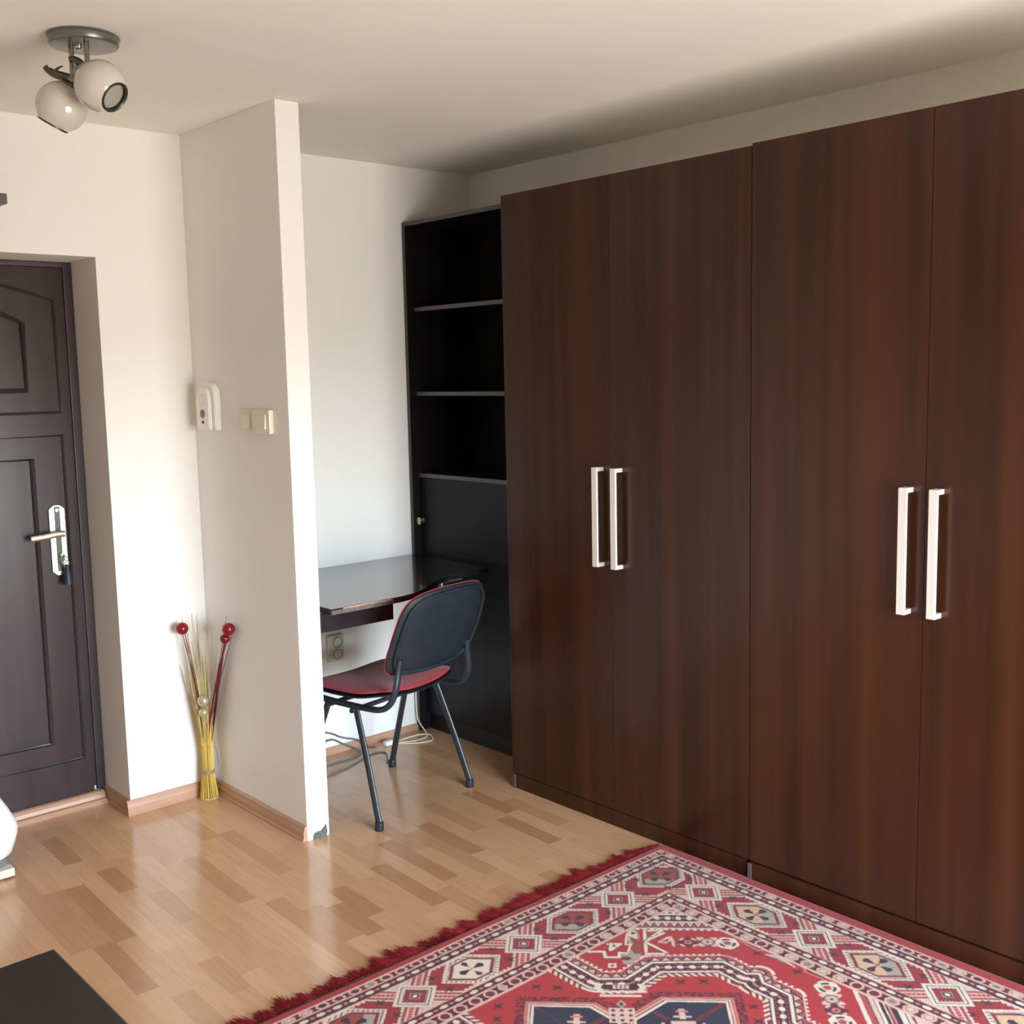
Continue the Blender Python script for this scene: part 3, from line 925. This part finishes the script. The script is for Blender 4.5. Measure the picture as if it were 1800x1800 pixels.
# ------------------------------------------------------------------ rug
RW, RL = 2.02, 3.13
C_ = {k: .82 * np.array(lin(v)) for k, v in dict(RED=(176, 30, 27), MAIN=(152, 25, 25), SEL=(164, 33, 29), DEEP=(112, 14, 22), MAR=(62, 7, 20), CREAM=(222, 180, 158), GREY=(168, 155, 136), WHITE=(232, 206, 182), PINK=(208, 118, 102), PEACH=(212, 172, 134), NAVY=(30, 22, 44), RUST=(150, 58, 38), DK=(70, 20, 28), BLK=(32, 20, 24), ROSE=(172, 66, 62)).items()}
def seglen(P):
    P = np.array(P, float)
    d = np.diff(P, axis=0)
    return P, d, np.hypot(d[:, 0], d[:, 1])
def polyline(P, A, B):
    # distance, side (+ left of travel) and arc length to a polyline
    P, d, l = seglen(P)
    s0 = np.concatenate([[0], np.cumsum(l)])
    best = np.full(A.shape, 9.)
    side = np.zeros(A.shape)
    arc = np.zeros(A.shape)
    for i in range(len(d)):
        u = d[i] / l[i]
        ra, rb = A - P[i, 0], B - P[i, 1]
        t = np.clip(ra * u[0] + rb * u[1], 0, l[i])
        q = np.hypot(ra - t * u[0], rb - t * u[1])
        cr_ = u[0] * rb - u[1] * ra
        m = q < best - 1e-9
        best = np.where(m, q, best)
        side = np.where(m, np.sign(cr_), side)
        arc = np.where(m, s0[i] + t, arc)
    return best * side, arc
def poly_in(P, A, B):
    P = np.array(P, float)
    ins = np.zeros(A.shape, bool)
    j = len(P) - 1
    for i in range(len(P)):
        c = ((P[i, 1] > B) != (P[j, 1] > B)) & (A < (P[j, 0] - P[i, 0]) * (B - P[i, 1]) / (P[j, 1] - P[i, 1] + 1e-12) + P[i, 0])
        ins ^= c
        j = i
    return ins
def frac(x):
    return x - np.floor(x)

def rug_colour(A0, B0):
    A = np.minimum(A0, RW - A0)
    B = np.minimum(B0, RL - B0)
    out = np.empty(A.shape + (3,))
    out[:] = C_['RED']
    def put(m, c):
        out[m] = C_[c]
    dep = np.minimum(A, B)
    end = B < A                      # border strip at the fringed ends
    al = np.where(end, A, B)
    # ---------------- field ornaments
    s, d = A + B, A - B
    def ell(a, b, ra, rb=None, rot=True):
        rb = rb or ra
        if rot:
            return np.hypot(((A - a) + (B - b)) / 1.41421 / ra, ((A - a) - (B - b)) / 1.41421 / rb)
        return np.hypot((A - a) / ra, (B - b) / rb)
    for a, b in ((.639, .626), (.592, .667), (.593, .833), (.638, .882), (.363, .678), (.941, .370), (.900, .413), (.365, .815), (.69, .93), (.66, 1.02), (.36, 1.02)):
        e = ell(a, b, .014, .017)
        th_ = np.arctan2(B - b, A - a)
        put(e < .75 + .35 * np.cos(4 * th_), 'DEEP')
        put(e < .45, 'MAR')
    # central band of the medallion
    LN = [(.789, .30), (.789, .459), (.733, .511), (.621, .505), (.471, .642), (.475, .724), (.449, .748), (.479, .782), (.478, .867), (.577, .948), (.577, 1.30)]
    n_, arc = polyline(LN, A, B)
    inside = poly_in([(.789, .30), (.789, .459), (.733, .511), (.621, .505), (.471, .642), (.475, .724), (.449, .748), (.479, .782), (.478, .867), (.577, .948), (.577, 1.35), (1.2, 1.35), (1.2, .2), (.789, .2)], A, B)
    n_ = np.where(inside, -np.abs(n_), np.abs(n_))
    t30 = frac(arc / .030)
    put((n_ > .006) & (n_ < .034), 'ROSE')
    zz = np.abs(t30 - .5) * 2
    put((n_ > .010) & (n_ < .032) & ((n_ - .010) / .022 < zz * .9), 'CREAM')
    put((n_ > .010) & (n_ < .032) & (np.abs((n_ - .010) / .022 - zz * .9) < .16), 'BLK')
    put((n_ > .033) & (n_ < .043 - .007 * (frac(arc / .018) > .5)), 'WHITE')
    put((n_ > .0046) & (n_ < .0085), 'BLK')
    put((n_ > -.0046) & (n_ < .0046), 'WHITE')
    put((n_ > -.046) & (n_ < -.0046), 'MAR')
    bd_ = np.hypot((frac(arc / .034) - .5) * .034 / .0105, (n_ + .026) / .0085)
    put(bd_ < 1, 'WHITE')
    bd_ = np.hypot((frac(arc / .034 + .5) - .5) * .034 / .004, (n_ + .026) / .004)
    put(bd_ < 1, 'PINK')
    put((np.abs(n_ + .012) < .0022) & (frac(arc / .017) < .5), 'ROSE')
    put((np.abs(n_ + .040) < .0022) & (frac(arc / .017) < .5), 'ROSE')
    put((n_ > -.054) & (n_ < -.046), 'WHITE')
    put((n_ > -.058) & (n_ < -.054), 'BLK')
    put((n_ > -.074) & (n_ < -.058) & (frac((arc + n_ * .8) / .021) < .5), 'WHITE')
    put((n_ > -.074) & (n_ < -.060) & (frac((arc + n_ * .8) / .021) > .5) & (frac((arc + n_ * .8) / .021) < .68), 'BLK')
    # octagons inside the medallion
    def octagon(a0, b0, r, clip_a):
        u, v = A - a0, B - b0
        c = np.abs(u) if clip_a else np.abs(v)
        return np.maximum(np.abs(u) + np.abs(v) - r, (c - r * .66) * 1.15)
    for a0, b0, ca in ((1.015, .600, True), (.800, .772, False)):
        q = octagon(a0, b0, .185, ca)
        hsh = frac(np.sin(np.floor(A * 170) * 12.9 + np.floor(B * 170) * 78.2) * 43758.5)
        put((q < .052) & (q > .018) & (hsh > .35), 'DEEP')
        put((q < .052) & (q > .018) & (hsh > .82), 'MAR')
        put((q < .018) & (q > .010), 'PINK')
        put((q < .010) & (q > .006), 'ROSE')
        put((q < .006) & (q > -.002), 'CREAM')
        put((q < -.002) & (q > -.006), 'DEEP')
        put((q < -.006) & (q > -.016), 'WHITE')
        put(q < -.016, 'NAVY')
        u, v = (A - a0 + B - b0) / 1.414, (A - a0 - B + b0) / 1.414
        put((q < -.022) & (np.abs(np.abs(u) - np.abs(v)) < .010) & (np.hypot(u, v) > .05), 'DEEP')
        au, av = np.abs(u), np.abs(v)
        blk = lambda x: np.floor(x / .008) * .008
        bu, bv = blk(au), blk(av)
        put((q < -.020) & (np.maximum(bu, bv) < .030), 'CREAM')
        put((q < -.020) & (np.maximum(bu, bv) < .010), 'NAVY')
        put((q < -.020) & (bu + bv > .034) & (np.minimum(bu, bv) < .007) & (np.maximum(bu, bv) < .085), 'CREAM')
        put((q < -.020) & (np.abs(bu - .048) < .006) & (bv < .018), 'CREAM')
        put((q < -.020) & (np.abs(bv - .048) < .006) & (bu < .018), 'CREAM')
        put((q < -.020) & (np.abs(bu - .072) < .006) & (bv < .012), 'PINK')
        put((q < -.020) & (np.abs(bv - .072) < .006) & (bu < .012), 'PINK')
    # link block, drop and hook between the octagons
    su, dv = (s - 1.494) / 1.414, (d - .248) / 1.414
    put((np.abs(su) < .034) & (np.abs(dv) < .034), 'CREAM')
    put((np.abs(su) < .034) & (np.abs(dv) < .034) & (np.hypot(frac((su + .034) / .0226) - .5, frac((dv + .034) / .0226) - .5) < .24), 'BLK')
    q = np.abs((s - 1.420) / 1.414) / .020 + np.abs(dv) / .014
    put(q < 1, 'GREY')
    put(q < .5, 'DEEP')
    hk = (s - 1.33) / 1.414
    put((np.abs(dv) < .055) & (hk > -.030) & (hk < -.006), 'MAR')
    put((np.abs(np.abs(dv) - .062 + .5 * np.abs(hk + .018)) < .009) & (hk > -.034) & (hk < .010), 'WHITE')
    put((np.abs(hk - .004) < .0045) & (np.abs(dv) < .072), 'WHITE')
    put((np.abs(hk - .024) < .005) & (np.abs(np.abs(dv) - .028) < .028), 'WHITE')
    put((np.abs(hk + .019) < .010) & (np.abs(dv) < .024) & (frac(dv / .012) < .7), 'CREAM')
    # small bird-like figure, bracket, arrow, V shape
    put(poly_in([(.510, .334), (.525, .371), (.578, .422), (.617, .462), (.663, .475), (.683, .455), (.649, .413), (.623, .418), (.586, .394), (.586, .374), (.551, .347)], A, B), 'GREY')
    put(poly_in([(.520, .345), (.530, .368), (.560, .392), (.570, .370), (.548, .350)], A, B), 'WHITE')
    put(poly_in([(.557, .360), (.550, .405), (.605, .454), (.620, .440), (.604, .406), (.581, .400), (.570, .380)], A, B), 'RUST')
    for P_ in (((.586, .374), (.600, .388), (.586, .394), (.623, .418)), ((.510, .334), (.551, .347), (.586, .374))):
        n2, _ = polyline(P_, A, B)
        put(np.abs(n2) < .003, 'WHITE')
    e = ell(.535, .357, .007)
    put(e < 1, 'BLK')
    e = ell(.655, .440, .010, .014)
    put(e < 1, 'DEEP')
    for P_ in ([(.705, .340), (.673, .370), (.693, .394), (.664, .422), (.646, .405), (.633, .423)], [(.635, .348), (.607, .374), (.636, .376)], [(.625, .352), (.655, .378), (.636, .376)], [(.501, .372), (.458, .404)], [(.458, .404), (.540, .413)], [(.501, .372), (.596, .463)], [(.469, .419), (.540, .414)], [(.548, .420), (.549, .498)], [(.596, .463), (.560, .498)]):
        n2, _ = polyline(P_, A, B)
        put(np.abs(n2) < .0052, 'WHITE')
        put((np.abs(n2) > .0052) & (np.abs(n2) < .0075), 'DEEP')
    q = np.abs(A - .711) + np.abs(B - .438)
    put(q < .017, 'WHITE')
    put(q < .007, 'ROSE')
    # rows of roses
    put(poly_in([(.525, .442), (.480, .440), (.467, .447), (.480, .470), (.509, .497), (.505, .470)], A, B), 'CREAM')
    put(poly_in([(.515, .445), (.485, .452), (.497, .460)], A, B) | poly_in([(.505, .462), (.490, .466), (.507, .482)], A, B), 'DEEP')
    for (a, b), kd in (((.459, .504), 0), ((.416, .541), 1), ((.380, .585), 2), ((.376, .915), 2), ((.415, .954), 1), ((.452, .990), 0), ((.486, 1.03), 2)):
        th_ = np.arctan2(B - b, A - a)
        e = ell(a, b, .030, .030)
        if kd == 0:
            put(e < 1 + .06 * np.cos(8 * th_), 'DEEP')
            put((e < .98) & (e > .72) & (np.cos(4 * th_) > .2), 'CREAM')
            put((e < .7) & (np.cos(4 * th_ + 3.14) > .3), 'MAR')
            put(e < .38, 'PINK')
            put(e < .16, 'DEEP')
        elif kd == 1:
            x_, y_ = ((A - a) + (B - b)) / 1.414, ((A - a) - (B - b)) / 1.414
            put((np.abs(x_) < .026) & (np.abs(y_) < .030) & (np.abs(np.abs(x_) - np.abs(y_)) < .014), 'CREAM')
            put((e < .62), 'GREY')
            put((e < .42), 'CREAM')
            put((e < .18), 'DEEP')
            put((np.abs(e - .66) < .05), 'DK')
        else:
            put(e < 1.12 + .05 * np.cos(6 * th_), 'WHITE')
            put((e < .82) & (np.cos(3 * th_ + .5) > -.1), 'BLK')
            put((e < .55), 'CREAM')
            put((e < .34), 'ROSE')
    for P_ in ([(.344, .604), (.348, .674), (.323, .691)], [(.328, .809), (.351, .829), (.347, .891)]):
        n2, _ = polyline(P_, A, B)
        put(np.abs(n2) < .0032, 'PINK')
    put(poly_in([(.340, .610), (.344, .670), (.326, .684), (.326, .616)], A, B) | poly_in([(.330, .815), (.347, .832), (.343, .888), (.330, .888)], A, B), 'DEEP')
    n2, ar = polyline([(.352, .700), (.338, .736), (.350, .795)], A, B)
    put(np.abs(n2) < .0035 + .009 * np.clip(1 - np.abs(ar - .045) / .04, 0, 1), 'GREY')
    put(np.abs(n2) < .0022, 'WHITE')
    # spandrel in the corner
    def spandrel(s, d, on):
        def p2(m, c):
            out[m & on] = C_[c]
        p2(s < .864 - .012 * (frac(d / .030) > .5), 'WHITE')
        p2(s < .843, 'ROSE')
        zz = np.abs(frac(d / .034) - .5) * 2
        k = (s - .800) / .040
        p2((s < .840) & (k < zz), 'CREAM')
        p2((s < .842) & (np.abs(k - zz) < .15), 'BLK')
        p2(s < .800, 'BLK')
        p2(s < .797, 'WHITE')
        p2(s < .785, 'MAR')
        p2((np.hypot((frac(d / .046) - .5) * .046 / .013, (s - .757) / .016) < 1), 'WHITE')
        p2((np.hypot((frac(d / .046 + .5) - .5) * .046 / .006, (s - .757) / .008) < 1), 'PINK')
        p2(s < .730, 'WHITE')
        p2((s < .716) & (s > .706) & (frac(d / .03) < .6), 'BLK')
        p2(s < .700, 'CREAM')
        p2((s < .690) & (s > .682), 'DEEP')
    spandrel(s, d, np.ones(A.shape, bool))
    # second spandrel along the long side
    s2 = .338 + (A - .338) * 1.0 + np.abs(B - 1.19)
    spandrel(s2 + .30, B - A, (B > .93) & (s2 < .57) & (A > .3))
    # ---------------- guard stripes and main border
    brd = dep < .336
    put(brd, 'MAIN')
    t = frac((al - .0085) / .0517)
    ix = np.floor((al - .0085) / .0517)
    along = (t - .5) * .0517
    pick = np.floor(frac(np.sin(ix * 7.31 + np.where(end, 2., 5.)) * 917.3) * 4)
    def circles(c0, h, cen_pick):
        m = np.abs(dep - c0) < h
        put(m, 'PINK')
        w = dep - c0
        hour = (np.abs((frac(t + .5) - .5) * .0517) < .0035 + np.abs(w) * .55) & (np.abs(w) < h * .72)
        put(m & hour, 'MAR')
        e = np.hypot(along / .0185, w / (h * .92))
        put(m & (e < 1), 'CREAM')
        put(m & (e < .72), 'DEEP')
        put(m & (e < .66) & (cen_pick == 0), 'GREY')
        put(m & (e < .66) & (cen_pick == 1), 'CREAM')
        put(m & (e < .66) & (cen_pick == 2), 'DEEP')
        put(m & (e < .40) & (cen_pick == 3), 'BLK')
        put(m & (e < .34) & (cen_pick == 0), 'DK')
        put(m & (e < .15) & (cen_pick <= 1), 'CREAM')
        put(m & (np.abs(e - .55) < .07) & (cen_pick == 1), 'GREY')
        put((np.abs(np.abs(dep - c0) - h) < .0024), 'CREAM')
    def beads(c0, h):
        w = dep - c0
        m = np.abs(w) < h
        put(m, 'DEEP')
        put(m & (np.abs(np.abs(w) - h * .62) < h * .3), 'MAR')
        e = np.hypot((frac(t + .5) - .5) * .0517 / .0135, w / (h * .48))
        put(m & (e < 1), 'WHITE')
        e = np.hypot(along / .0065, w / (h * .3))
        put(m & (e < 1), 'PINK')
    put(dep < .030, 'SEL')
    main = (dep >= .098) & (dep <= .257)
    v = dep - .1775
    # elements of the main border
    kk = np.where(end, (al - .408) / .4033, (al - .335) / .4085)
    su_ = (frac(kk + .5) - .5) * .405            # offset from nearest square
    first = kk > -.5
    ou = (frac(kk) - .5) * .405                  # offset from nearest octagon
    def pm(m, c):
        out[m & main] = C_[c]
    au, av = np.abs(su_), np.abs(v)
    # saw-toothed edges
    tooth = frac(al / .016) < .55
    pm((np.abs(av - .0755) < .0035), 'WHITE')
    pm((av > .066) & (av < .073) & tooth & (au > .07), 'CREAM')
    # arms of the crosses
    p1, p2_ = (su_ + v) / 1.414, (su_ - v) / 1.414
    ok = first & (au < .105)
    for q1 in (p1, p2_):
        aq = np.abs(q1)
        pm(ok & (aq < .030), 'MAIN')
        pm(ok & (np.abs(aq - .0235) < .0045), 'GREY')
        pm(ok & (np.abs(aq - .0245) < .0022), 'WHITE')
        pm(ok & (np.abs(aq - .0085) < .003), 'CREAM')
        pm(ok & (aq < .0058) & (frac((p1 + p2_ - q1) / .012) < .6), 'PINK')
        pm(ok & (np.abs(aq - .0155) < .003) & (frac((p1 + p2_ - q1) / .012) < .5), 'ROSE')
    # pale triangles between the arms
    tri = first & (av - au > .040)
    pm(tri & (av < .074), 'CREAM')
    # square lozenge
    sq = au + av
    okf = first
    pm(okf & (sq < .076), 'GREY')
    pm(okf & (sq < .0735), 'WHITE')
    pm(okf & (sq < .061), 'BLK')
    pm(okf & (sq < .0565), 'WHITE')
    pm(okf & (sq < .049) & (frac((su_ + v) / .014) < .5), 'GREY')
    pm(okf & (sq < .044 + .004 * np.cos((su_ - v) * 450)), 'BLK')
    pm(okf & (sq < .040 + .004 * np.cos((su_ - v) * 450)), 'MAIN')
    pm(okf & (sq < .020), 'GREY')
    pm(okf & (sq < .016), 'BLK')
    pm(okf & (sq < .0085), 'WHITE')
    # octagon
    def oct_el(u, v, on, fill):
        a1, a2 = np.abs(u), np.abs(v)
        q = np.maximum(a1 + a2 - .111, (a2 - .073) * 1.2)
        pm(on & (q < 0), 'WHITE')
        r_ = frac((u + v) / .019)
        r2_ = frac((u - v) / .019)
        pm(on & (q < -.004) & (q > -.020) & ((r_ < .38) | (r2_ < .22)), 'GREY')
        pm(on & (q < -.006) & (q > -.017) & ((r_ < .20)), 'BLK')
        pm(on & (q < -.022), 'BLK')
        pm(on & (q < -.0245), 'MAIN')
        c = np.hypot((u + v) / 1.414 / .040, (u - v) / 1.414 / .050)
        oc = np.maximum(a1 + a2 - .075, (a2 - .047) * 1.2)
        pm(on & (oc < .004), 'DEEP')
        for f_, nm in ((0, 'WHITE'), (1, 'PEACH'), (2, 'RUST')):
            pm(on & (oc < 0) & (fill == f_), nm)
        pm(on & (oc < 0) & (fill == 2) & (u + v > .03), 'GREY')
        pm(on & (oc < 0) & (fill == 1) & (u - v > .02), 'GREY')
        th_ = np.arctan2(v, u)
        rr_ = np.hypot(u, v)
        pm(on & (rr_ < .036 + .008 * np.cos(4 * th_)) & (np.cos(4 * th_) * rr_ > .0075) & (rr_ > .009), 'MAR')
        pm(on & (np.hypot(u, v) < .006), 'ROSE')
    oi = np.floor(kk)
    fill = np.where(end, np.where(oi == 0, 2, np.where(oi == 1, 0, 1)), 1)
    oct_el(ou, v, first & (np.abs(ou) < .12) & (kk > .2), fill)
    # dark rosettes in the red grounds
    for uu in (-.0875, .0875):
        for vv in (-.0385, .0385):
            th_ = np.arctan2(v - vv, su_ - uu)
            e = np.hypot((su_ - uu) / .0135, (v - vv) / .0135)
            pm(okf & (e < .8 + .3 * np.cos(4 * th_)), 'DEEP')
            pm(okf & (e < .5), 'DK')
    # corner octagon
    u_, v_ = A - .190, B - .166
    cm = np.abs(u_) + np.abs(v_) < .1135
    oct_el(u_, v_, cm, np.full(A.shape, 2))
    for a, b in ((.150, .115), (.118, .150), (.268, .128), (.130, .238), (.235, .235)):
        e = np.hypot(A - a, B - b) / .012
        pm(e < .85 + .3 * np.cos(4 * np.arctan2(B - b, A - a)), 'DEEP')
        pm(e < .5, 'DK')
    beads(.079, .016)
    put(np.abs(dep - .0965) < .0022, 'PINK')
    put(np.abs(dep - .0945) < .0014, 'BLK')
    circles(.046, .0145, pick)
    beads(.273, .0150)
    put(np.abs(dep - .2575) < .0022, 'PINK')
    put(np.abs(dep - .2885) < .0020, 'ROSE')
    circles(.311, .0205, np.where(pick == 3, 1, pick) if True else pick)
    put(np.abs(dep - .334) < .0025, 'CREAM')
    return out

ga = np.linspace(-.014, RW + .014, 667)
gb = np.concatenate([np.arange(0, 1.42, .003), np.linspace(1.42, RL, 150)])
AA, BB = np.meshgrid(ga, gb)
cols = 0
ss = ((-.00075, -.00075), (.00075, -.00075), (-.00075, .00075), (.00075, .00075))
for da, db in ss:
    cols = cols + rug_colour(np.clip(AA + da, .0001, RW - .0001), np.clip(BB + db, 0, RL))
cols = cols / len(ss)
na, nb = len(ga), len(gb)
RO = np.array((.865, -1.636))
AD, BD = np.array((-1.0, .0045)), np.array((-.008, -.9998))
XY = RO + AA[..., None] * AD + BB[..., None] * BD
cols[(AA < -.009) | (AA > RW + .009)] = np.array(lin((196, 150, 128)))
edge = np.minimum(np.minimum(AA + .014, RW + .014 - AA), np.minimum(BB, RL - BB))
ZZ = .0025 + .0085 * np.clip(edge / .006, 0, 1) ** .5 + rng.normal(0, .00022, AA.shape) + .0012 * np.sin(AA * 9.1) * np.sin(BB * 7.3 + 1)
V = np.concatenate([XY, ZZ[..., None]], -1).reshape(-1, 3)
idx = np.arange(na * nb).reshape(nb, na)
Q = np.stack([idx[:-1, :-1], idx[1:, :-1], idx[1:, 1:], idx[:-1, 1:]], -1).reshape(-1, 4)
me = bpy.data.meshes.new('rug')
me.vertices.add(len(V))
me.vertices.foreach_set('co', V.astype(np.float32).ravel())
me.loops.add(Q.size)
me.loops.foreach_set('vertex_index', Q.astype(np.int32).ravel())
me.polygons.add(len(Q))
me.polygons.foreach_set('loop_start', np.arange(0, Q.size, 4, dtype=np.int32))
at = me.attributes.new('weave', 'FLOAT_COLOR', 'POINT')
at.data.foreach_set('color', np.concatenate([cols.reshape(-1, 3), np.ones((len(V), 1))], 1).astype(np.float32).ravel())
me.update(calc_edges=True)
me.validate()
me.shade_smooth()
me.materials.append(M['rug'])
rug = bpy.data.objects.new('rug', me)
COL.objects.link(rug)
tag(rug, 'red oriental rug with octagon border, lying on the floor before the wardrobes', 'rug')
# fringe
fv, ff = [], []
def strand(p, dr, ln, w, curl):
    side = Vector((-dr.y, dr.x, 0))
    b = len(fv)
    for k in range(4):
        t = k / 3
        c = p + dr * ln * t + side * curl * t * t + Vector((0, 0, .006 * (1 - t) + .0025 + .002 * math.sin(t * 3 + curl * 300)))
        ww = w * (1 - .75 * t)
        fv.extend([c - side * ww, c + Vector((0, 0, ww * .9)), c + side * ww])
    for k in range(3):
        o_ = b + k * 3
        ff.extend([(o_, o_ + 1, o_ + 4, o_ + 3), (o_ + 1, o_ + 2, o_ + 5, o_ + 4)])
lock_a = 0.004
while lock_a < RW - .006:                        # the fringe falls in uneven locks
    lw = random.uniform(.018, .055)
    env = random.uniform(.050, .092)
    if lock_a < .16:
        env *= .30 + .70 * lock_a / .16
    lean = random.uniform(-.25, .75)
    for i in range(int(lw * 1500)):
        t_ = random.random()
        a = min(lock_a + lw * t_, RW - .004)
        ln = max(.010, env * (1 - 1.0 * abs(t_ - .5) ** 1.1) * random.uniform(.78, 1.08))
        p = Vector((*(RO + AD * a), .003 + random.random() * .004))
        dr = Vector((-(lean + random.uniform(-.22, .22)) * .55, 1, 0)).normalized()
        strand(p, dr, ln, .0019, random.uniform(-.014, .008))
    lock_a += lw * .92
me = bpy.data.meshes.new('fringe')
me.from_pydata(fv, [], ff)
me.materials.append(M['fringe'])
fo = bpy.data.objects.new('fringe', me)
COL.objects.link(fo)
fo.parent = rug
fo['kind'] = 'stuff'
